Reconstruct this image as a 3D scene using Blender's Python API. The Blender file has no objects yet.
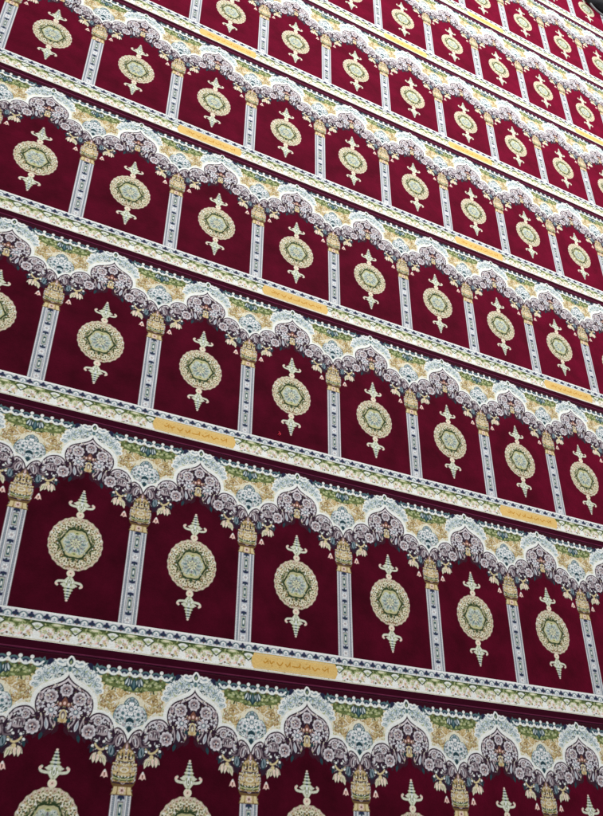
import bpy, math, random
import numpy as np
from mathutils import Matrix, Vector

# ------------------------------------------------------------------ sizes
S = 0.60                      # width of one prayer niche, metres
P = 2.018                     # pitch of the carpet rows, in niche widths
V0, V1 = -0.8775, P - 0.8775  # near / far edge of a carpet (niche widths from medallion centre)
N = 240                       # pile knots per niche width
SS = 4                        # painting oversampling
NV = int(round(P * N))        # knots across the carpet
DV = P / NV
PILE = 0.016
OFF = [0.112, 0.0, -1.077, -1.041, -1.213, -1.096, -1.124, -0.231, -0.12]
SHIFT = [0, 0, 0, 1, 0, 0, -1, 0, 1]     # where the gold plaques fall in each row
C0, C1 = -2, 13               # first / last niche of each carpet
rng = np.random.default_rng(7)
random.seed(7)

# ------------------------------------------------------------------ colours
def lin(r, g, b):
    f = lambda c: c / 12.92 if c <= 0.04045 else ((c + 0.055) / 1.055) ** 2.4
    return np.array([f(r / 255.), f(g / 255.), f(b / 255.)])
MAR = lin(56, 4, 21); EDG_SHADE = lin(50, 4, 23)  # second burgundy is darkened to carry the shade at the row seams
DK = lin(48, 30, 46); DKR = lin(58, 24, 38)
PUR = lin(108, 94, 102); MAU = lin(172, 160, 164); LIL = lin(202, 201, 207)
WHT = lin(230, 233, 229); CRM = lin(222, 216, 192); GLD = lin(180, 154, 104); LGD = lin(208, 192, 146)
DGD = lin(140, 108, 66); GRN = lin(100, 112, 66); DGR = lin(54, 72, 44); LGR = lin(158, 170, 122)
TEA = lin(82, 112, 116); DTE = lin(36, 62, 70); BLU = lin(138, 156, 166); PBL = lin(200, 210, 211)
NAV = lin(42, 46, 76); PNK = lin(232, 196, 186); RBR = lin(124, 82, 68); YGR = lin(192, 194, 142)
PLQ = lin(216, 182, 112); PLQD = lin(186, 132, 40); MNT = lin(206, 210, 190)
BIND = lin(112, 44, 74)

EDGE, NICHE, MEDAL, SHAFT, CAPIT, ARCH, SPAND, BORDER, FINUP, FINDN = range(10)

# ------------------------------------------------------------------ a canvas one paints a weave on
class Canvas:
    def __init__(s, u0, u1, v0, v1, nu, nv):
        s.u0, s.v0 = u0, v0
        s.du, s.dv = (u1 - u0) / nu, (v1 - v0) / nv
        s.nu, s.nv = nu, nv
        s.col = np.zeros((nv, nu, 3), np.float32); s.id = np.zeros((nv, nu), np.int8)
        s.U = (u0 + (np.arange(nu) + .5) * s.du)[None, :]; s.V = (v0 + (np.arange(nv) + .5) * s.dv)[:, None]
        s.clip = None
    def box(s, a, b, c, d):
        i0 = max(0, int((a - s.u0) / s.du) - 1); i1 = min(s.nu, int((b - s.u0) / s.du) + 2)
        j0 = max(0, int((c - s.v0) / s.dv) - 1); j1 = min(s.nv, int((d - s.v0) / s.dv) + 2)
        return i0, max(i1, i0), j0, max(j1, j0)
    def put(s, bx, m, c, pid):
        i0, i1, j0, j1 = bx
        if i1 <= i0 or j1 <= j0: return
        if s.clip is not None: m = m & s.clip[j0:j1, i0:i1]
        s.col[j0:j1, i0:i1][m] = c
        if pid is not None: s.id[j0:j1, i0:i1][m] = pid
    def ell(s, x, y, rx, ry, c, rot=0., pid=None):
        r = max(rx, ry); bx = s.box(x - r, x + r, y - r, y + r); i0, i1, j0, j1 = bx
        X = s.U[:, i0:i1] - x; Y = s.V[j0:j1] - y; a = math.cos(rot); b = math.sin(rot)
        s.put(bx, ((X * a + Y * b) / rx) ** 2 + ((-X * b + Y * a) / ry) ** 2 < 1, c, pid)
    def leaf(s, x, y, L, w, c, rot=0., pid=None):        # pointed leaf starting at (x, y)
        bx = s.box(x - L, x + L, y - L, y + L); i0, i1, j0, j1 = bx
        X = s.U[:, i0:i1] - x; Y = s.V[j0:j1] - y; a = math.cos(rot); b = math.sin(rot)
        t = (X * a + Y * b) / L; h = np.abs(-X * b + Y * a)
        tt = np.clip(t, 0, 1)
        s.put(bx, (t > 0) & (t < 1) & (h < w * np.sin(np.pi * tt ** .8)), c, pid)
    def poly(s, pts, c, pid=None, mask=False):
        p = np.array(pts, float); bx = s.box(p[:, 0].min(), p[:, 0].max(), p[:, 1].min(), p[:, 1].max()); i0, i1, j0, j1 = bx
        X = s.U[:, i0:i1]; Y = s.V[j0:j1]; m = np.zeros((j1 - j0, i1 - i0), bool)
        for (xa, ya), (xb, yb) in zip(p, np.roll(p, -1, 0)):
            if ya == yb: continue
            m ^= ((ya > Y) != (yb > Y)) & (X < (xb - xa) * (Y - ya) / (yb - ya) + xa)
        if mask:
            full = np.zeros((s.nv, s.nu), bool); full[j0:j1, i0:i1] = m; return full
        s.put(bx, m, c, pid)
    def line(s, pts, w, c, pid=None, mask=False):
        p = np.array(pts, float); full = np.zeros((s.nv, s.nu), bool) if mask else None
        for (xa, ya), (xb, yb) in zip(p[:-1], p[1:]):
            bx = s.box(min(xa, xb) - w, max(xa, xb) + w, min(ya, yb) - w, max(ya, yb) + w); i0, i1, j0, j1 = bx
            if i1 <= i0 or j1 <= j0: continue
            X = s.U[:, i0:i1] - xa; Y = s.V[j0:j1] - ya; dx, dy = xb - xa, yb - ya; l2 = dx * dx + dy * dy + 1e-12
            t = np.clip((X * dx + Y * dy) / l2, 0, 1)
            m = (X - t * dx) ** 2 + (Y - t * dy) ** 2 < w * w
            if mask: full[j0:j1, i0:i1] |= m
            else: s.put(bx, m, c, pid)
        return full
    def rosette(s, x, y, r, c, cin, rot=0., n=6, eye=None, pid=None, rim=None):
        if rim is not None: s.ell(x, y, .95 * r, .95 * r, rim, 0, pid)
        dark = c * .42 if rim is None else rim * .9
        for k in range(n):
            a = rot + 2 * math.pi * k / n; ca, sa = math.cos(a), math.sin(a)
            s.ell(x + .64 * r * ca, y + .64 * r * sa, .40 * r, 1.55 * r / n + .06 * r, dark, a, pid)
        for k in range(n):
            a = rot + 2 * math.pi * k / n; ca, sa = math.cos(a), math.sin(a)
            s.ell(x + .66 * r * ca, y + .66 * r * sa, .34 * r, 1.55 * r / n, np.minimum(c * 1.25, .9), a, pid)
            s.ell(x + .58 * r * ca, y + .58 * r * sa, .20 * r, .5 * r / n, c * .6, a, pid)
        s.ell(x, y, .40 * r, .40 * r, dark, 0, pid)
        s.ell(x, y, .32 * r, .32 * r, cin, 0, pid)
        if eye is not None: s.ell(x, y, .17 * r, .17 * r, eye, 0, pid)
    def scatter(s, a, b, c, d, n, r0, r1, cols, asp=.5):
        for k in range(n):
            r = rng.uniform(r0, r1)
            s.leaf(rng.uniform(a, b), rng.uniform(c, d), 2 * r, r * asp, cols[rng.integers(len(cols))], rng.uniform(0, 6.28))
    def curl(s, x, y, r, c, w, rot=0., turns=1.2, sg=1):
        t = np.linspace(0, 1, 22); a = rot + sg * t * turns * 6.283; q = r * (1 - .8 * t)
        s.line(np.stack([x + q * np.cos(a), y + q * np.sin(a)], 1), w, c)

def smooth(pts, n=8):
    p = np.array(pts, float); out = []
    for i in range(len(p) - 1):
        a = p[max(i - 1, 0)]; b = p[i]; c = p[i + 1]; d = p[min(i + 2, len(p) - 1)]
        for t in np.linspace(0, 1, n, endpoint=False):
            out.append(.5 * (2 * b + (c - a) * t + (2 * a - 5 * b + 4 * c - d) * t * t + (3 * b - a - 3 * c + d) * t ** 3))
    out.append(p[-1]); return np.array(out)

# ------------------------------------------------------------------ the niche design: right half, mirrored afterwards
cv = Canvas(0, .5, V0, V0 + P, N * SS // 2, NV * SS)
B0, B1 = -0.806, -0.581
cv.col[:] = MAR
cv.id[:] = NICHE
cv.id[(cv.V[:, 0] < B0)] = EDGE
cv.id[(cv.V[:, 0] >= B0) & (cv.V[:, 0] < B1)] = BORDER
cv.col[(cv.V[:, 0] > 1.0)] = EDG_SHADE  # seam shade coloured into the ground around the beads
cv.id[(cv.V[:, 0] > 1.0)] = SPAND

# arch outline (upper), from the crown to the column axis
OUT = np.concatenate([
    smooth([(0, 1.0), (.012, .975), (.045, .945), (.10, .915), (.16, .885), (.2, .84), (.213, .79), (.208, .745), (.193, .71)]),
    smooth([(.196, .712), (.215, .732), (.25, .748), (.295, .746), (.338, .728), (.37, .695), (.385, .662), (.388, .645)]),
    smooth([(.39, .648), (.408, .662), (.435, .658), (.462, .64), (.484, .612), (.5, .575)])])
LOW = [(.5, .47), (.42, .45), (.405, .43), (.40, .40), (.375, .43), (.36, .45), (.345, .44), (.33, .46), (.30, .455), (.285, .47), (.27, .455), (.255, .48),
       (.25, .515), (.235, .545), (.215, .555), (.19, .565), (.165, .56), (.145, .585), (.12, .56), (.10, .575), (.085, .59), (.06, .60), (.045, .625), (.02, .635), (0, .655)]
ARCHP = np.concatenate([OUT, np.array(LOW)])
TOPV = 1.066
# --- spandrel: everything above the arch line
cv.poly(np.concatenate([OUT, [(.5, TOPV), (0, TOPV)]]), CRM, SPAND); cv.clip = cv.id == SPAND
cv.scatter(.2, .5, .6, 1.0, 160, .008, .016, [LGD, LGR, PBL, WHT, GLD, MNT], .4); cv.clip = None
# gold ground
gold = np.array([(.225, 1.04), (.24, .95), (.252, .88), (.258, .83), (.258, .80), (.29, .788), (.335, .772), (.37, .745), (.385, .79), (.40, .86), (.44, .895), (.5, .91), (.5, 1.04)])
cv.clip = cv.poly(gold, None, mask=True)
cv.poly(gold, LGD)
for k in range(110):
    cv.curl(rng.uniform(.24, .5), rng.uniform(.78, .95), rng.uniform(.012, .03), [DGD, DGD, GLD, GLD * .8, CRM, WHT][rng.integers(6)], .0044, rng.uniform(0, 6.3), rng.uniform(.5, 1.1), rng.choice([-1, 1]))
cv.scatter(.25, .5, .77, .95, 80, .007, .014, [GLD, DGD, CRM, LGR, GLD, DGD * .5, WHT, CRM], .32)
# green ground
cv.poly([(.24, 1.05), (.252, .985), (.29, .955), (.34, .945), (.40, .94), (.44, .925), (.5, .92), (.5, 1.05)], GRN)
for k in range(60):
    cv.leaf(rng.uniform(.25, .5), rng.uniform(.935, 1.04), rng.uniform(.02, .04), rng.uniform(.004, .009), [DGR, DGR, LGR, GRN * .6, YGR][rng.integers(5)], rng.uniform(0, 6.3))
cv.clip = None
for x, y, a in ((.455, .955, 1.5), (.485, .95, 1.75), (.43, .965, 1.2)):
    cv.leaf(x, y, .075, .016, DTE, a); cv.leaf(x + .002, y + .01, .055, .007, PBL, a)
cv.leaf(.5, .93, .1, .022, DTE, 1.57); cv.leaf(.5, .95, .07, .010, TEA, 1.57)
for x, y in ((.33, 1.0), (.37, .985), (.29, .99), (.40, 1.01)):
    cv.rosette(x, y, .014, LGR, CRM, n=5)
# palmette of pale blue shells on the column axis
shell = smooth([(.5, .885), (.47, .872), (.45, .85), (.44, .825), (.415, .82), (.39, .795), (.375, .765), (.372, .735), (.385, .71), (.41, .695), (.45, .672), (.485, .645), (.5, .61)])
cv.poly(np.concatenate([shell, [(.5, .61)]]), PBL)
cv.line(shell, .004, TEA * 1.3)
cv.clip = cv.poly(np.concatenate([shell, [(.5, .61)]]), None, mask=True)
cv.scatter(.37, .5, .64, .87, 210, .007, .016, [PBL, BLU, TEA, WHT, LGR, DTE, BLU, WHT, DTE, MAU], .42)
cv.clip = None
cv.rosette(.5, .80, .05, WHT, BLU, eye=WHT, n=7, rim=TEA)
cv.rosette(.44, .765, .035, WHT, TEA, n=6, rim=BLU)
cv.rosette(.405, .745, .022, PBL, DTE, n=5)
cv.rosette(.5, .72, .035, PBL, DTE, n=5, rim=BLU)
cv.leaf(.47, .70, .05, .012, DTE, .9); cv.leaf(.455, .72, .04, .010, TEA, 2.6); cv.leaf(.5, .632, .05, .02, DTE, 1.57)
cv.leaf(.5, .845, .035, .013, BLU, 1.57)
for k in range(5): cv.ell(.5 - .012 * k, .862 - .004 * k * k * .5, .005, .008, TEA)
# white halo along the arch
halo = cv.line(OUT, .020, None, mask=True); halo2 = cv.line(OUT[8:56], .031, None, mask=True)
above = cv.id == SPAND
m = (halo | halo2) & above; cv.col[m] = WHT
# lace crest over the crown
cr = np.array([(0, 1.125), (.05, 1.075), (.10, 1.075), (.15, 1.06), (.2, 1.02), (.235, .96), (.25, .90), (.235, .86), (.19, .91), (.12, .945), (.05, .975), (0, 1.03)])
cv.poly(cr, lin(216, 222, 220), SPAND); cv.clip = cv.poly(cr, None, mask=True)
cv.scatter(0, .25, .93, 1.12, 260, .006, .015, [PBL * .8, BLU, LGR, WHT, TEA, MAU, WHT, WHT, LGR, DTE], .36)
cv.clip = None
for x, y in ((.045, 1.082), (.085, 1.082), (.125, 1.072), (.162, 1.05), (.195, 1.02), (.222, .985), (.24, .945), (.25, .905)):
    cv.ell(x, y, .026, .024, WHT, 0, SPAND); cv.ell(x - .003, y - .004, .014, .013, BLU); cv.ell(x - .004, y - .006, .007, .007, WHT)
crest = [(.055, 1.035, .036), (.115, 1.02, .034), (.165, .985, .03), (.205, .945, .026), (.228, .90, .02), (.02, 1.06, .02)]
for x, y, r in crest:
    cv.rosette(x, y, r, PBL, WHT, n=6, eye=TEA, rim=BLU, pid=SPAND)
    for k in range(5):
        a = k * 1.256 + x * 40; cv.leaf(x, y, r * .9, r * .14, [TEA, BLU, LGR][k % 3], a)
m = (halo2 & (cv.id == SPAND)); cv.col[m] = WHT
cv.poly([(0, 1.14), (.014, 1.128), (.032, 1.105), (.034, 1.08), (.02, 1.06), (0, 1.05)], WHT, SPAND)
cv.leaf(0, 1.066, .058, .018, DTE, 1.57, SPAND); cv.leaf(0, 1.072, .03, .007, LGR, 1.57)
cv.ell(0, 1.035, .014, .02, TEA); cv.leaf(.02, 1.05, .06, .012, DTE, .35); cv.leaf(.03, 1.06, .075, .015, WHT, .22, SPAND); cv.leaf(.05, 1.075, .05, .006, BLU, .1)
# dark notch and teal leaf knot beside the crest
cv.poly([(.12, 1.09), (.15, 1.05), (.175, 1.045), (.175, 1.085), (.15, 1.10)], NAV * .7, SPAND)
for a, L in ((.3, .055), (1.0, .06), (1.7, .062), (2.4, .05), (-.5, .05)):
    cv.leaf(.205, 1.045, L, .016, TEA, a, SPAND); cv.leaf(.205, 1.045, L * .8, .007, [DTE, PBL][int(L * 1000) % 2], a)
cv.ell(.205, 1.04, .014, .014, DTE); cv.ell(.205, 1.04, .006, .006, PBL)
# bead row
cv.poly([(.235, 1.075), (.235, 1.055), (.5, 1.05), (.5, 1.07)], DTE, SPAND)
for k in range(4):
    x = .5 - .085 * k
    cv.ell(x, 1.058, .036, .030, TEA, 0, SPAND); cv.ell(x, 1.053, .026, .022, NAV); cv.ell(x, 1.048, .012, .014, PBL)
    cv.line(smooth([(x - .043, 1.066), (x - .02, 1.044), (x, 1.038), (x + .02, 1.044), (x + .043, 1.066)]), .0075, WHT)
for k in range(4):
    x = .4575 - .085 * k
    if x < .23: continue
    cv.ell(x, 1.09, .015, .014, WHT, 0, SPAND); cv.ell(x, 1.032, .007, .007, RBR * .6)

# --- the arch itself
cv.poly(ARCHP, DK, ARCH)
for x, y, L, w, a in ((.02, .63, .075, .016, -1.0), (.05, .615, .08, .016, -.75), (.085, .60, .065, .014, -1.1), (.13, .58, .055, .014, -1.35), (.17, .575, .05, .014, -1.2),
                      (.36, .47, .06, .016, -1.3), (.39, .46, .05, .012, -1.5), (.25, .52, .055, .014, -1.9), (.245, .53, .05, .012, -2.4)):
    cv.leaf(x, y, L, w, [DK, DTE, DKR][int(x * 100) % 3], a, ARCH)
inner = cv.poly(ARCHP, None, mask=True)
cv.clip = inner
n1 = len(OUT)
def offset(path, d):
    t = np.gradient(path, axis=0); n = np.stack([-t[:, 1], t[:, 0]], 1); n /= np.linalg.norm(n, axis=1)[:, None] + 1e-9
    return path - d * n
q = 65
cv.line(OUT, .009, DK)
for seg in (OUT[:q], OUT[q:q + 57], OUT[q + 57:]):
    cv.line(offset(seg, .019), .0075, lin(214, 206, 210))
    cv.line(offset(seg, .030), .004, DK)
def bloom(x, y, r, pid=None):
    cv.ell(x, y, r * 1.06, r, DK * .7, 0, pid)
    for k in range(9):
        a = .3 + k * .698; cv.ell(x + .72 * r * math.cos(a), y + .70 * r * math.sin(a), .22 * r, .25 * r, lin(218, 212, 216) if k % 2 else LIL, a)
    cv.ell(x, y, .70 * r, .66 * r, MAU); cv.ell(x, y, .52 * r, .48 * r, PUR)
    for k in range(5): cv.leaf(x, y - .1 * r, .46 * r, .10 * r, [LIL, PNK * .8][k % 2], k * 1.257 + .3)
    cv.ell(x, y - .1 * r, .16 * r, .16 * r, DK)
cv.scatter(0, .21, .60, .93, 150, .006, .014, [PUR, MAU, DK, DKR, LIL, LGR * .7, PUR, WHT, RBR * .8, CRM], .34)
cv.scatter(.2, .46, .46, .73, 190, .006, .014, [PUR, MAU, DTE, DKR, DTE, PUR, WHT, LIL, DK, DK], .34)
bloom(0, .882, .052)
bloom(.105, .83, .056)
cv.leaf(.17, .80, .06, .017, MAU, 1.3); cv.leaf(.175, .81, .04, .007, PUR, 1.3)
cv.rosette(.172, .765, .030, LIL, PUR, n=5, rim=DK)
cv.leaf(0, .765, .07, .022, RBR, 1.57); cv.leaf(.01, .775, .05, .016, RBR, .25); cv.ell(0, .79, .010, .012, PNK); cv.ell(.03, .785, .008, .008, PNK)
cv.rosette(.09, .735, .050, LIL, BLU, n=7, eye=WHT, rim=DK)
cv.ell(0, .705, .026, .042, LGD); cv.ell(0, .705, .016, .030, PUR); cv.ell(0, .70, .008, .018, CRM)
cv.leaf(0, .668, .05, .012, LGD, .1); cv.ell(0, .668, .014, .014, GLD)
cv.leaf(.045, .625, .10, .018, MAU, 1.0); cv.leaf(.052, .635, .07, .007, DK, 1.0)
cv.leaf(.10, .60, .085, .014, LIL, 1.35); cv.leaf(.105, .61, .06, .006, BLU, 1.35)
cv.leaf(.145, .59, .11, .016, MAU, 1.5); cv.leaf(.147, .60, .07, .007, DK, 1.5); cv.leaf(.03, .66, .06, .014, DTE, .6)
cv.clip = None
bloom(.203, .612, .058, ARCH)
cv.clip = inner
bloom(.262, .69, .036)
cv.curl(.315, .695, .028, LIL, .006, .5, .8)
cv.ell(.305, .63, .050, .036, MAU, -.2); cv.ell(.30, .638, .038, .020, PUR * 1.3, -.2); cv.leaf(.265, .62, .09, .010, LIL, .1); cv.leaf(.30, .60, .05, .016, MAU, 1.5)
cv.ell(.36, .60, .018, .040, PUR, .3); cv.ell(.358, .60, .010, .028, LIL, .3)
cv.ell(.435, .572, .033, .056, DK, -.35); cv.ell(.437, .574, .025, .046, MAU, -.35); cv.ell(.437, .574, .015, .032, PUR * 1.4, -.35); cv.leaf(.43, .545, .06, .007, LIL, 1.25)
for k in range(4): cv.leaf(.268 + .02 * k, .60 + .004 * k, .055, .005, DK, 1.35 + .12 * k)
cv.leaf(.425, .535, .07, .005, DK, 1.5); cv.leaf(.442, .54, .07, .005, DK, 1.3)
cv.scatter(.22, .47, .47, .72, 46, .005, .010, [WHT, WHT, CRM, PBL], .42)
cv.scatter(0, .2, .64, .92, 34, .005, .010, [WHT, LIL, CRM, PNK], .42)
cv.ell(.385, .50, .026, .045, DTE, .2); cv.ell(.385, .50, .018, .034, BLU * .8, .2); cv.leaf(.38, .475, .055, .006, DTE, 1.4)
cv.line(smooth([(.41, .60), (.395, .55), (.37, .54), (.33, .55)]), .007, PUR)
cv.clip = None
cv.line(smooth([(.355, .525), (.32, .50), (.29, .505), (.262, .53)]), .007, LGD, ARCH)
for x, y in ((.325, .555), (.27, .555), (.245, .52), (.35, .51)):
    cv.ell(x, y, .016, .013, DK, .5, ARCH); cv.ell(x, y, .011, .009, WHT, .5)
for x, y, a in ((.30, .47, -1.2), (.315, .465, -.7), (.295, .47, -1.7), (.28, .475, -2.3), (.335, .455, -1.3), (.265, .47, -1.6)):
    cv.leaf(x, y, .072, .019, DKR, a, ARCH); cv.leaf(x, y, .066, .014, CRM, a, ARCH); cv.leaf(x, y - .005, .045, .005, [LGD, PNK, LGR][int(x * 1000) % 3], a)
cv.ell(.305, .475, .016, .014, LGD, 0, ARCH)
# pink tassel flower beside the capital
cv.poly([(.358, .372), (.342, .352), (.33, .318), (.345, .325), (.357, .312), (.372, .322), (.386, .318), (.372, .355)], PNK, ARCH)
cv.leaf(.358, .32, .045, .006, RBR, 1.57); cv.ell(.358, .36, .008, .010, WHT)

# --- column shaft
for u, c in ((.4265, lin(216, 217, 219)), (.4365, lin(160, 165, 172)), (.448, lin(128, 140, 148)), (.456, lin(216, 217, 218)), (.4655, PUR), (.4685, lin(186, 192, 198))):
    cv.poly([(u, B1), (u, .245), (.5, .245), (.5, B1)], c, SHAFT)
per = .265
v = B1 + .03
while v < .26:
    cv.rosette(.5, v, .026, WHT, MAU, n=6)
    for sg in (-1, 1):
        cv.poly([(.474, v + sg * .042), (.474, v + sg * .066), (.5, v + sg * .056), (.5, v + sg * .036)], NAV)
        cv.ell(.5, v + sg * .062, .009, .012, DTE)
    y = v + per / 2
    cv.poly([(.478, y - .055), (.478, y + .055), (.5, y + .055), (.5, y - .055)], PUR)
    cv.poly([(.4825, y - .048), (.4825, y + .048), (.5, y + .048), (.5, y - .048)], lin(178, 188, 172))
    cv.poly([(.489, y - .036), (.489, y + .036), (.5, y + .036), (.5, y - .036)], DTE * 1.6); cv.ell(.5, y, .006, .02, WHT)
    v += per
for k in range(60):
    y = B1 + k * .0135
    if y < .235: cv.ell(.4425, y, .0035, .0035, NAV); cv.ell(.4315, y, .003, .004, LIL)
# --- capital
cv.poly([(.415, .205), (.422, .225), (.43, .245), (.43, .262), (.418, .275), (.408, .30), (.404, .33), (.404, .395), (.414, .415), (.43, .432), (.428, .47), (.44, .50), (.47, .525), (.49, .56), (.5, .572),
         (.5, .205)], DGD * .55, CAPIT)
cv.poly([(.423, .212), (.432, .232), (.438, .262), (.5, .262), (.5, .212)], LGD)
cv.poly([(.455, .212), (.463, .232), (.463, .262), (.47, .262), (.47, .212)], DGD)
cv.rosette(.5, .238, .024, PNK, RBR, n=6)
cv.poly([(.408, .31), (.408, .392), (.418, .405), (.418, .30)], LIL); cv.poly([(.411, .32), (.411, .385), (.416, .385), (.416, .32)], PUR)
cv.poly([(.424, .285), (.422, .31), (.422, .40), (.434, .42), (.5, .42), (.5, .285)], GLD)
cv.poly([(.418, .312), (.418, .342), (.45, .333), (.5, .330), (.5, .300), (.45, .303)], DGR); cv.line([(.42, .322), (.46, .313), (.5, .310)], .004, YGR)
cv.line([(.425, .29), (.5, .283)], .006, DK)
cv.line(smooth([(.42, .352), (.46, .345), (.5, .343)]), .005, LGD)
cv.ell(.5, .375, .035, .018, CRM); cv.ell(.5, .375, .02, .010, GLD); cv.ell(.445, .378, .014, .016, LGD)
cv.line([(.415, .415), (.5, .408)], .006, LGD); cv.line([(.42, .43), (.5, .424)], .005, DK)
cv.poly([(.437, .44), (.434, .47), (.446, .497), (.472, .515), (.5, .52), (.5, .44)], GLD)
for x in (.452, .476, .5): cv.leaf(x, .445, .055, .007, DK, 1.57 + (.5 - x) * 3); cv.ell(x - .012, .455, .006, .012, LGD)
cv.line([(.438, .445), (.5, .438)], .006, LGD)
cv.clip = cv.id == CAPIT
cv.scatter(.40, .5, .28, .52, 120, .006, .013, [DGD * .5, CRM, LGD, DK, MAU, GRN, LIL, WHT], .32)
cv.clip = None
cv.leaf(.5, .51, .06, .013, PUR * 1.4, 1.57, CAPIT); cv.leaf(.5, .515, .04, .006, PNK, 1.57)

# --- medallion
R = .225
th = np.linspace(-math.pi / 2, math.pi / 2, 400)
rr = R * (1 + .012 * np.cos(th * 24)) * (1 - .02 * np.cos(2 * th))
cv.poly(np.stack([rr * np.cos(th), rr * np.sin(th)], 1), lin(178, 168, 136), MEDAL)
cv.clip = cv.id == MEDAL
for k in range(25):
    a = -math.pi / 2 + math.pi * k / 24
    x, y = math.cos(a), math.sin(a)
    cv.ell(.212 * x, .212 * y, .017, .012, lin(204, 184, 172) if k % 2 else lin(204, 198, 176), a); cv.ell(.205 * x, .205 * y, .006, .006, DGD)
    cv.leaf(.150 * x, .150 * y, .05, .012, [CRM, LGR, LGD][k % 3], a + .5); cv.leaf(.155 * x, .155 * y, .045, .006, [DGD, GRN, DGR][k % 3], a - .4)
for k in range(300):
    a = rng.uniform(-1.57, 1.57); r = rng.uniform(.125, .20)
    cv.leaf(r * math.cos(a), r * math.sin(a), rng.uniform(.012, .03), rng.uniform(.003, .006), [DGD * .6, GRN, CRM, LGD, DGR, DGR, WHT][rng.integers(7)], rng.uniform(0, 6.3))
for k in range(9):
    a = -math.pi / 2 + math.pi * k / 8
    cv.curl(.165 * math.cos(a), .165 * math.sin(a), .036, DGR if k % 2 else DGD * .7, .0045, a + 2, .8, 1 if k % 2 else -1)
for k in range(13):
    a = -math.pi / 2 + math.pi * k / 12
    cv.rosette(.178 * math.cos(a), .178 * math.sin(a), .019, CRM, GRN if k % 2 else DGD, n=5)
hx = [(0, .118), (.035, .122), (.072, .108), (.088, .075), (.13, .0), (.088, -.075), (.072, -.108), (.035, -.122), (0, -.118)]
cv.poly(hx, lin(182, 178, 136)); cv.line(hx, .0075, DGR * .7)
cv.leaf(0, .12, .045, .010, DGR, 1.57); cv.leaf(0, -.12, .045, .010, DGR, -1.57); cv.leaf(.125, 0, .035, .009, DGR, 0)
cv.poly([(0, .095), (.06, .085), (.105, 0), (.06, -.085), (0, -.095)], lin(186, 194, 182))
for k in range(7):
    a = -math.pi / 2 + math.pi * k / 6
    cv.leaf(.035 * math.cos(a), .035 * math.sin(a), .055, .013, lin(150, 164, 160), a); cv.leaf(.045 * math.cos(a), .045 * math.sin(a), .035, .005, [PUR, TEA][k % 2], a)
cv.scatter(0, .09, -.08, .08, 120, .004, .008, [WHT, LGR, LGR, PUR, PBL, YGR, TEA], .5)
cv.ell(0, .088, .026, .014, YGR); cv.ell(0, -.088, .026, .014, YGR); cv.ell(0, .088, .012, .006, GRN); cv.ell(0, -.088, .012, .006, GRN)
cv.rosette(0, 0, .042, lin(200, 204, 170), MNT, n=8, eye=GRN, rim=PUR)
cv.clip = None
for sg, pid in ((1, FINUP), (-1, FINDN)):
    f = lambda pts: [(x, sg * y) for x, y in pts]
    cv.ell(0, sg * .252, .032, .030, CRM, 0, pid); cv.ell(0, sg * .252, .015, .014, PNK); cv.ell(0, sg * .252, .006, .006, GRN)
    cv.poly(f([(0, .275), (.022, .285), (.040, .31), (.050, .345), (.034, .375), (.016, .44), (0, .46)]), LGR * .75, pid)
    cv.line(smooth(f([(.012, .29), (.035, .318), (.066, .322), (.09, .328), (.101, .345), (.09, .356)])), .0095, MNT, pid)
    cv.leaf(.02, sg * .345, .05, .012, MNT, sg * .1, pid)
    for y, w_, h_ in ((.362, .050, .009), (.388, .038, .009), (.412, .028, .008), (.434, .020, .008), (.454, .016, .008), (.471, .010, .009)):
        cv.ell(0, sg * y, w_, h_, MNT, 0, pid); cv.ell(0, sg * y, w_ * .35, h_ * .6, PBL)
    for y in (.375, .400, .423, .444): cv.ell(0, sg * y, .013, .0055, DTE)
    cv.ell(.098, sg * .35, .011, .010, PNK); cv.ell(0, sg * .33, .011, .028, WHT); cv.ell(0, sg * .325, .005, .014, GRN); cv.ell(.024, sg * .325, .006, .012, WHT)
    cv.ell(0, sg * .472, .007, .007, PNK)

# ------------------------------------------------------------------ meshes out of canvases
def tile(half):                                     # mirrored full niche
    return np.concatenate([half[:, ::-1], half], 1)
FC = tile(cv.col); FI = tile(cv.id)
def vert_colours(full, wrap=True):
    h = SS // 2
    a = np.concatenate([full[:, -h:], full, full[:, :h]], 1) if wrap else np.pad(full, ((0, 0), (h, h), (0, 0)), 'edge')
    a = np.pad(a, ((h, h), (0, 0), (0, 0)), 'edge')
    nv = a.shape[0] // SS; nu = a.shape[1] // SS
    return a[:nv * SS, :nu * SS].reshape(nv, SS, nu, SS, 3).mean((1, 3))
VC = vert_colours(FC)                               # (NV+1, N+1, 3)
yarn = lambda shp: 1 + .09 * rng.standard_normal(shp).clip(-2, 2)
VC = VC * yarn(VC.shape[:2])[..., None]
FID = FI[SS // 2::SS, SS // 2::SS]                  # id of every cell

def edge_z(v):                                      # pile rolls over at both long edges
    d = np.minimum(v - V0, V0 + P - v)
    k = np.clip(d / .013, 0, 1)
    return PILE * (.12 + .88 * np.sqrt(1 - (1 - k) ** 2))

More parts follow.
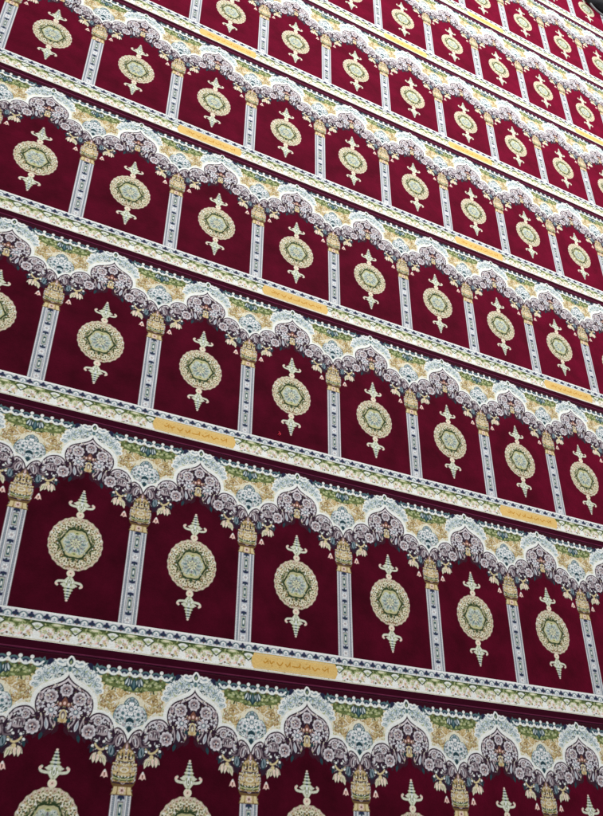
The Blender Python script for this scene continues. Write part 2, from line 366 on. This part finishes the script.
def grid_mesh(name, cells, colours, u_of, v_of, relief):
    """cells: bool (nv, nu) – one quad per knot cell that belongs to the part"""
    nv, nu = cells.shape
    j, i = np.nonzero(cells)
    W = nu + 1
    quad = np.stack([j * W + i, j * W + i + 1, (j + 1) * W + i + 1, (j + 1) * W + i], 1)
    used, inv = np.unique(quad, return_inverse=True)
    jj, ii = used // W, used % W
    z = edge_z(v_of(jj)) + relief + rng.normal(0, .00022, len(used))
    co = np.stack([u_of(ii) * S, v_of(jj) * S, z], 1).astype(np.float32)
    me = bpy.data.meshes.new(name)
    me.vertices.add(len(co)); me.vertices.foreach_set('co', co.ravel())
    nf = len(quad)
    me.loops.add(nf * 4); me.loops.foreach_set('vertex_index', inv.reshape(-1).astype(np.int32))
    me.polygons.add(nf); me.polygons.foreach_set('loop_start', np.arange(0, nf * 4, 4, dtype=np.int32))
    me.update(calc_edges=True); me.validate()
    ca = me.color_attributes.new('yarn', 'FLOAT_COLOR', 'POINT')
    c = np.ones((len(co), 4), np.float32); c[:, :3] = colours[jj, ii % colours.shape[1]]
    ca.data.foreach_set('color', c.ravel())
    return me
vmap = lambda j: V0 + j * DV
umap = lambda i: -.5 + i / N
roll = lambda a: np.roll(a, N // 2, 1)              # centred on a column instead of a niche
VCr = np.concatenate([VC[:, N // 2:N], VC[:, :N // 2 + 1]], 1); FIr = roll(FID)
M = {}
M['prayer_niche'] = grid_mesh('prayer_niche', FID == NICHE, VC, umap, vmap, 0)
M['medallion'] = grid_mesh('medallion', FID == MEDAL, VC, umap, vmap, .0006)
M['finial_up'] = grid_mesh('finial', FID == FINUP, VC, umap, vmap, .0006)
M['finial_down'] = grid_mesh('finial', FID == FINDN, VC, umap, vmap, .0006)
M['arch'] = grid_mesh('arch', FID == ARCH, VC, umap, vmap, .0004)
M['spandrel'] = grid_mesh('spandrel', FIr == SPAND, VCr, umap, vmap, .0004)
M['column'] = grid_mesh('column', FIr == SHAFT, VCr, umap, vmap, .0004)
M['capital'] = grid_mesh('capital', FIr == CAPIT, VCr, umap, vmap, .0006)

# --- the long border, with the gold plaques let into it
NC = C1 - C0 + 1
NB = 200                                            # knots per niche along the border
per = .58
jb0 = int(round((B0 - V0) / DV)); jb1 = int(round((B1 - V0) / DV)); hb = jb1 - jb0
bc = Canvas(0, per, V0 + jb0 * DV, V0 + jb1 * DV, 116 * SS, hb * SS)   # one repeat = 0.58 niche = 116 knots
t = lambda y: B0 + y * (B1 - B0)
def X3(fn):
    for k in (-1, 0, 1, 2): fn(k * per / 2)
bc.col[:] = WHT
bc.poly([(0, t(.36)), (per, t(.36)), (per, t(.66)), (0, t(.66))], GRN * .8)
bc.poly([(0, t(.605)), (per, t(.605)), (per, t(.655)), (0, t(.655))], DGR)
for k in range(60):
    bc.leaf(rng.uniform(0, per), rng.uniform(t(.42), t(.6)), .02, .004, [LGR, DGR, YGR][k % 3], rng.uniform(0, 6.3))
def scal(o):
    for dx, w, h in ((.08, .058, .49), (.205, .058, .49)):
        x = o + dx
        bc.ell(x, t(.30), w, t(h) - t(.30), CRM); bc.ell(x, t(.26), w * .8, .04, WHT)
        bc.line(smooth([(x - w, t(.3)), (x - w * .7, t(.46)), (x, t(h)), (x + w * .7, t(.46)), (x + w, t(.3))]), .004, LGR)
        bc.rosette(x - .02, t(.32), .02, YGR, WHT, n=5, eye=GRN); bc.rosette(x + .025, t(.26), .018, PNK, GLD, n=5)
        bc.leaf(x - .05, t(.12), .045, .008, PNK, .6); bc.leaf(x + .05, t(.12), .045, .008, LGD, 2.5); bc.ell(x, t(.14), .010, .008, RBR * .8)
        for k in range(26): bc.leaf(x + rng.uniform(-.055, .055), t(rng.uniform(.08, .42)), .018, .004, [LGR, GRN, DGD, PNK, LGD, MAU, DGR][k % 7], rng.uniform(0, 6.3))
X3(scal)
def dia(o):
    bc.poly([(o - .058, t(.53)), (o, t(.30)), (o + .058, t(.53)), (o + .03, t(.60)), (o, t(.625)), (o - .03, t(.60))], DGR)
    bc.poly([(o - .043, t(.53)), (o, t(.355)), (o + .043, t(.53)), (o + .022, t(.585)), (o, t(.60)), (o - .022, t(.585))], WHT)
    for a in (.5, 1.05, 1.57, 2.1, 2.65): bc.leaf(o, t(.42), .034, .004, LGR, a)
    bc.ell(o + per / 4, t(.585), .045, .014, LGR); bc.ell(o + per / 4, t(.59), .03, .007, CRM)
X3(dia)
bc.poly([(0, t(0)), (per, t(0)), (per, t(.045)), (0, t(.045))], CRM * .8)
bc.poly([(0, t(.665)), (per, t(.665)), (per, t(1)), (0, t(1))], LIL)
bc.poly([(0, t(.665)), (per, t(.665)), (per, t(.70)), (0, t(.70))], WHT); bc.poly([(0, t(.93)), (per, t(.93)), (per, t(1)), (0, t(1))], WHT)
nt = 5; pt = per / nt
for k in range(-1, nt + 1):
    o = (k + .5) * pt
    for dx, dy in ((-.016, .80), (.016, .80), (0, .875)): bc.ell(o + dx * .9, t(dy), .0115, .014, NAV)
    bc.poly([(o - .01, t(.74)), (o + .01, t(.74)), (o, t(.84))], DTE); bc.ell(o, t(.725), .006, .006, RBR)
    o += pt / 2
    bc.line(smooth([(o - .03, t(.74)), (o - .026, t(.84)), (o, t(.89)), (o + .026, t(.84)), (o + .03, t(.74))]), .005, TEA)
    bc.ell(o, t(.80), .016, .018, WHT); bc.ell(o, t(.78), .008, .010, BLU); bc.line([(o - .012, t(.71)), (o + .012, t(.71))], .004, BLU)
bcol = vert_colours(bc.col)[:, :116]                # periodic
nx = NC * NB
bid = np.zeros((hb, nx), bool)
# plaques: hexagonal-ended gold panels in the lower part of the border, one every four niches
plv0, plv1 = t(.07), t(.645)
pu = np.arange(nx) / NB + C0 - .5 + .5 / NB
vc = V0 + (jb0 + np.arange(hb) + .5) * DV
cen = [c for c in range(C0, C1 + 1) if c % 4 == 2]
full = np.tile(bcol, (1, nx // 116 + 2, 1))[:, :nx + 1].copy()
full *= yarn(full.shape[:2])[..., None]
for c in cen:
    dx = np.abs(pu - c)[None, :]; y = np.abs(vc - (plv0 + plv1) / 2)[:, None]; hh = (plv1 - plv0) / 2
    bid |= (y < hh) & (dx < .41 - .55 * np.maximum(0, y - hh * .35) * 1.0)
um = lambda i: C0 - .5 + i / NB
vb = lambda j: V0 + (jb0 + j) * DV
M['border'] = grid_mesh('border', ~bid, full, um, vb, .0004)
# plaque
pn = 200
pc = Canvas(-.45, .45, V0 + jb0 * DV, V0 + jb1 * DV, 180 * SS, hb * SS)
pc.col[:] = PLQ
ym = (plv0 + plv1) / 2
pc.line([(-.37, plv1 - .012), (.37, plv1 - .012)], .003, LGD); pc.line([(-.37, plv0 + .012), (.37, plv0 + .012)], .003, LGD)
r2 = random.Random(3); x = -.30
while x < .32:                                      # worn woven script, no longer readable
    L = r2.uniform(.03, .075)
    pc.line(smooth([(x, ym + r2.uniform(-.012, .014)), (x + L * .35, ym - r2.uniform(.004, .018)), (x + L * .7, ym + r2.uniform(-.01, .012)), (x + L, ym + r2.uniform(-.006, .022))]), .0050, PLQD)
    if r2.random() < .5: pc.line([(x + L, ym + .024), (x + L, ym - .012)], .0045, PLQD)
    if r2.random() < .6: pc.ell(x + L * .5, ym + r2.choice([-.028, .026]), .0055, .0055, PLQD)
    x += L + r2.uniform(.012, .03)
pcol = vert_colours(pc.col, wrap=False)
pcol = pcol * yarn(pcol.shape[:2])[..., None]
i0 = int(round((cen[0] - .45 - (C0 - .5)) * NB))
M['inscription_plaque'] = grid_mesh('inscription_plaque', bid[:, i0:i0 + 180], pcol, lambda i: -.45 + i / NB, vb, .0006)
# plain bands along both long edges, seam shade put into their colour (the far one above the spandrels belongs to the niche field)
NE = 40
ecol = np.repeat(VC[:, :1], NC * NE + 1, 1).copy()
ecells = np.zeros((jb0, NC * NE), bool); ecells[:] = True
ecol[:, :] = EDG_SHADE; ecol[:4] = BIND; ecol *= yarn(ecol.shape[:2])[..., None]
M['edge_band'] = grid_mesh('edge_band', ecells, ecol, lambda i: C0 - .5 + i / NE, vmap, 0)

# ------------------------------------------------------------------ materials
def pile_material(name, sheen, tint, bump, mottle, lustre=None):
    m = bpy.data.materials.new(name); m.use_nodes = True
    nt = m.node_tree; n = nt.nodes; l = nt.links; n.clear()
    out = n.new('ShaderNodeOutputMaterial'); b = n.new('ShaderNodeBsdfPrincipled'); l.new(b.outputs[0], out.inputs[0])
    vcn = n.new('ShaderNodeVertexColor'); vcn.layer_name = 'yarn'
    geo = n.new('ShaderNodeNewGeometry')
    tuft = n.new('ShaderNodeTexNoise'); tuft.inputs['Scale'].default_value = 420; tuft.inputs['Detail'].default_value = 2
    nap = n.new('ShaderNodeTexNoise'); nap.inputs['Scale'].default_value = 5.5; nap.inputs['Detail'].default_value = 5; nap.inputs['Roughness'].default_value = .62
    for t_ in (tuft, nap): l.new(geo.outputs['Position'], t_.inputs['Vector'])
    mr = n.new('ShaderNodeMapRange'); mr.inputs['From Min'].default_value = .3; mr.inputs['From Max'].default_value = .7
    mr.inputs['To Min'].default_value = 1 - mottle; mr.inputs['To Max'].default_value = 1 + mottle
    l.new(nap.outputs['Fac'], mr.inputs['Value'])
    mul = n.new('ShaderNodeVectorMath'); mul.operation = 'SCALE'
    l.new(vcn.outputs['Color'], mul.inputs[0]); l.new(mr.outputs['Result'], mul.inputs['Scale'])
    l.new(mul.outputs[0], b.inputs['Base Color'])
    b.inputs['Roughness'].default_value = .88
    b.inputs['Specular IOR Level'].default_value = .05
    b.inputs['Sheen Weight'].default_value = sheen; b.inputs['Sheen Roughness'].default_value = .38
    b.inputs['Sheen Tint'].default_value = (*tint, 1)
    b1 = n.new('ShaderNodeBump'); b1.inputs['Strength'].default_value = bump; b1.inputs['Distance'].default_value = .0015
    l.new(tuft.outputs['Fac'], b1.inputs['Height'])
    b2 = n.new('ShaderNodeBump'); b2.inputs['Strength'].default_value = .35; b2.inputs['Distance'].default_value = .012
    l.new(nap.outputs['Fac'], b2.inputs['Height']); l.new(b1.outputs[0], b2.inputs['Normal'])
    l.new(b2.outputs[0], b.inputs['Normal'])
    if lustre:
        sh = n.new('ShaderNodeBsdfSheen'); sh.distribution = 'MICROFIBER'; sh.inputs['Roughness'].default_value = .42
        sc_ = n.new('ShaderNodeVectorMath'); sc_.operation = 'SCALE'; sc_.inputs[0].default_value = lustre
        l.new(mr.outputs['Result'], sc_.inputs['Scale']); l.new(sc_.outputs[0], sh.inputs['Color']); l.new(b2.outputs[0], sh.inputs['Normal'])
        ad = n.new('ShaderNodeAddShader'); l.new(b.outputs[0], ad.inputs[0]); l.new(sh.outputs[0], ad.inputs[1]); l.new(ad.outputs[0], out.inputs[0])
    return m
MF = pile_material('burgundy_pile', 1.0, (.95, .02, .12), .6, .40, (.80, .0, .085))
MP = pile_material('patterned_pile', .2, (.95, 1., .96), .5, .06)
ME = pile_material('shaded_edge_pile', .1, (.8, .1, .2), .5, .12)  # low sheen keeps the painted seam shade dark
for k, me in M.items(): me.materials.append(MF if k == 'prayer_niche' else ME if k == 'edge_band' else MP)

def simple(name, col, rough, noise=60, amt=.25, bump=.3):
    m = bpy.data.materials.new(name); m.use_nodes = True
    nt = m.node_tree; n = nt.nodes; l = nt.links; b = n['Principled BSDF']
    tc = n.new('ShaderNodeTexCoord'); t_ = n.new('ShaderNodeTexNoise'); t_.inputs['Scale'].default_value = noise; t_.inputs['Detail'].default_value = 4
    l.new(tc.outputs['Object'], t_.inputs['Vector'])
    mx = n.new('ShaderNodeMix'); mx.data_type = 'RGBA'
    mx.inputs['A'].default_value = (*[c * (1 - amt) for c in col], 1); mx.inputs['B'].default_value = (*[min(1, c * (1 + amt)) for c in col], 1)
    l.new(t_.outputs['Fac'], mx.inputs['Factor']); l.new(mx.outputs['Result'], b.inputs['Base Color'])
    b.inputs['Roughness'].default_value = rough
    bp = n.new('ShaderNodeBump'); bp.inputs['Strength'].default_value = bump; bp.inputs['Distance'].default_value = .004
    l.new(t_.outputs['Fac'], bp.inputs['Height']); l.new(bp.outputs[0], b.inputs['Normal'])
    return m

# ------------------------------------------------------------------ scene objects
sc = bpy.context.scene
col = sc.collection
def link(name, data, parent=None, loc=(0, 0, 0)):
    o = bpy.data.objects.new(name, data); col.objects.link(o); o.location = loc
    if parent: o.parent = parent
    return o
def box_mesh(name, x0, x1, y0, y1, z0, z1, mat):
    me = bpy.data.meshes.new(name)
    vs = [(x, y, z) for z in (z0, z1) for y in (y0, y1) for x in (x0, x1)]
    me.from_pydata(vs, [], [(0, 2, 3, 1), (4, 5, 7, 6), (0, 1, 5, 4), (2, 6, 7, 3), (0, 4, 6, 2), (1, 3, 7, 5)]); me.update()
    me.materials.append(mat); return me

floor = link('floor', box_mesh('floor', -14, 22, -10, 26, -.2, -.004, simple('dark_underlay', (.035, .012, .02), .9, 30)))
floor['kind'] = 'structure'

back_mat = simple('jute_backing', (.06, .015, .025), .95, 200)
backing = box_mesh('backing', (C0 - .5) * S, (C1 + .5) * S, (V0 + .006) * S, (V0 + P - .006) * S, 0, .0015, back_mat)
LAB = [
    'nearest prayer carpet strip, along the bottom edge, its medallions cut off by the photo',
    'second burgundy prayer carpet strip from the bottom, the largest showing whole medallions',
    'third burgundy prayer carpet strip from the bottom, a red thread scrap on it',
    'fourth burgundy prayer carpet strip from the bottom, just beyond the one with red scrap',
    'fifth burgundy prayer carpet strip from the bottom, filling the upper left corner',
    'sixth burgundy prayer carpet strip from the bottom, meeting the top edge left of middle',
    'third burgundy prayer carpet strip counted from the far top right corner',
    'second burgundy prayer carpet strip counted from the far top right corner',
    'farthest prayer carpet strip, a sliver in the top right corner under the dark bundle']
for r in range(9):
    root = link('prayer_carpet', None, None, (OFF[r] * S, r * P * S, 0))
    root['label'] = LAB[r]; root['category'] = 'carpet'; root['group'] = 'rows of prayer carpet'
    sh = SHIFT[r]
    link('backing', backing, root, (sh * S, 0, 0))
    bo = link('border', M['border'], root, (sh * S, 0, 0))
    for c in cen: link('inscription_plaque', M['inscription_plaque'], bo, (c * S, 0, 0))
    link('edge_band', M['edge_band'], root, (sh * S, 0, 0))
    for c in range(C0 + sh, C1 + 1 + sh):
        x = c * S
        link('prayer_niche', M['prayer_niche'], root, (x, 0, 0))
        md = link('medallion', M['medallion'], root, (x, 0, 0))
        link('finial', M['finial_up'], md); link('finial', M['finial_down'], md)
        link('arch', M['arch'], root, (x, 0, 0))
        if c == C1 + sh: continue
        x += .5 * S
        cl = link('column', M['column'], root, (x, 0, 0)); link('capital', M['capital'], cl)
        link('spandrel', M['spandrel'], root, (x, 0, 0))

# small red thread scrap
def tube(pts, r, n=7):
    vs, fs = [], []
    p = [Vector(q) for q in pts]
    for i, q in enumerate(p):
        d = (p[min(i + 1, len(p) - 1)] - p[max(i - 1, 0)]).normalized()
        a = d.cross(Vector((0, 0, 1))).normalized(); b = a.cross(d)
        rr_ = r * (.55 if i in (0, len(p) - 1) else 1)
        for k in range(n):
            t_ = 6.2832 * k / n; vs.append(q + a * rr_ * math.cos(t_) + b * rr_ * math.sin(t_))
        if i:
            for k in range(n): fs.append(((i - 1) * n + k, (i - 1) * n + (k + 1) % n, i * n + (k + 1) % n, i * n + k))
    fs.append(tuple(range(n))[::-1]); fs.append(tuple((len(p) - 1) * n + k for k in range(n)))
    return [tuple(v_) for v_ in vs], fs
def mesh_of(name, parts, mat, smooth_=True):
    vs, fs = [], []
    for v_, f_ in parts:
        o = len(vs); vs += v_; fs += [tuple(i + o for i in q_) for q_ in f_]
    me = bpy.data.meshes.new(name); me.from_pydata(vs, [], fs); me.update(); me.materials.append(mat)
    if smooth_: me.polygons.foreach_set('use_smooth', [True] * len(me.polygons))
    return me
zt = PILE + .002
sx, sy = 1.7915 * S, 3.5395 * S
scrap = link('thread_scrap', mesh_of('thread_scrap', [tube([(-.010, -.012, 0), (-.004, -.002, .004), (.004, .001, .003), (.002, .010, .002), (-.006, .012, .005)], .0032),
                                                      tube([(-.002, -.014, 0), (.006, -.006, .004), (.010, .004, .002)], .003)], simple('red_thread', (.55, .02, .05), .8)), None, (sx, sy, zt))
scrap['label'] = 'tiny red thread scrap lying on dark pile beside a column of the third strip'; scrap['category'] = 'thread scrap'
# dark bundle on the farthest strip (top right corner)
bag = link('cloth_bundle', None, None, (9.27 * S, 16.60 * S, PILE))
bag['label'] = 'dark soft cloth bundle lying on the farthest strip in the top right corner'; bag['category'] = 'bundle'
def blob(rx, ry, rz, seed, nu_=40, nv_=20):
    rd = random.Random(seed); ph = [rd.uniform(0, 6.28) for _ in range(6)]
    vs, fs = [], []
    for j in range(nv_ + 1):
        f_ = math.pi * j / nv_
        for i in range(nu_):
            a = 2 * math.pi * i / nu_
            k = 1 + .05 * math.sin(3 * a + ph[0]) + .035 * math.sin(7 * a + ph[1] + 2 * f_) + .03 * math.sin(11 * a + 5 * f_ + ph[2])
            sx_ = math.copysign(abs(math.cos(a)) ** .6, math.cos(a)); sy_ = math.copysign(abs(math.sin(a)) ** .6, math.sin(a))
            sn = math.sin(f_) ** .55
            z_ = math.copysign(abs(math.cos(f_)) ** .75, math.cos(f_))
            vs.append((rx * sn * sx_ * k, ry * sn * sy_ * k, rz * (1 + z_ * (1 + .08 * math.sin(4 * a + ph[3])) if z_ > 0 else 1 + z_)))
    for j in range(nv_):
        for i in range(nu_): fs.append((j * nu_ + i, (j + 1) * nu_ + i, (j + 1) * nu_ + (i + 1) % nu_, j * nu_ + (i + 1) % nu_))
    return vs, fs
bm_ = simple('black_cloth', (.010, .011, .014), .95, 25, .5, .6)
body = link('bundle_body', mesh_of('bundle_body', [blob(.27, .18, .075, 4)], bm_), bag)
strap = link('strap', mesh_of('strap', [tube([(.16 * math.cos(a) - .06, -.19 + .10 * math.sin(a), .03 + .035 * math.sin(a * .5) ** 2) for a in np.linspace(-2.9, .3, 26)], .012)], simple('grey_webbing', (.16, .16, .17), .6)), bag)

# ------------------------------------------------------------------ camera
Rm = np.array([[0.89065359, 0.00601673, 0.45464269], [0.24810119, -0.84436557, -0.47486059], [0.38102753, 0.53573369, -0.75352999]])
pos = np.array([-1.13635676, -0.54754335, 6.28204239]) * S
cam = bpy.data.cameras.new('camera'); co = bpy.data.objects.new('camera', cam); col.objects.link(co)
mt = Matrix.Identity(4)
for r in range(3):
    mt[r][0] = Rm[0][r]; mt[r][1] = -Rm[1][r]; mt[r][2] = -Rm[2][r]; mt[r][3] = pos[r] + (PILE if r == 2 else 0)
co.matrix_world = mt
cam.sensor_fit = 'VERTICAL'; cam.sensor_height = 24; cam.lens = 808.52 / 816 * 24
cam.clip_start = .05; cam.clip_end = 200
sc.camera = co

# ------------------------------------------------------------------ light: hall lamps overhead, brighter towards the far end
w = bpy.data.worlds.new('World'); sc.world = w; w.use_nodes = True
bg = w.node_tree.nodes['Background']; bg.inputs[0].default_value = (.95, .97, 1., 1); bg.inputs[1].default_value = .38
def area(name, loc, size, power, target, colr=(1, .98, .96)):
    d = bpy.data.lights.new(name, 'AREA'); d.shape = 'RECTANGLE'; d.size, d.size_y = size; d.energy = power; d.color = colr
    o = bpy.data.objects.new(name, d); col.objects.link(o); o.location = loc
    o.rotation_euler = (Vector(target) - Vector(loc)).to_track_quat('-Z', 'Y').to_euler()
area('hall_lamp', (2.5, 8, 6.5), (6, 5), 740, (2.5, 7, 0))
area('hall_lamp', (6.5, 13, 6.0), (6, 4), 470, (4.5, 9, 0))
sc.view_settings.view_transform = 'Standard'; sc.view_settings.look = 'None'
sc.view_settings.exposure = 0; sc.view_settings.gamma = 1
sc.render.film_transparent = False
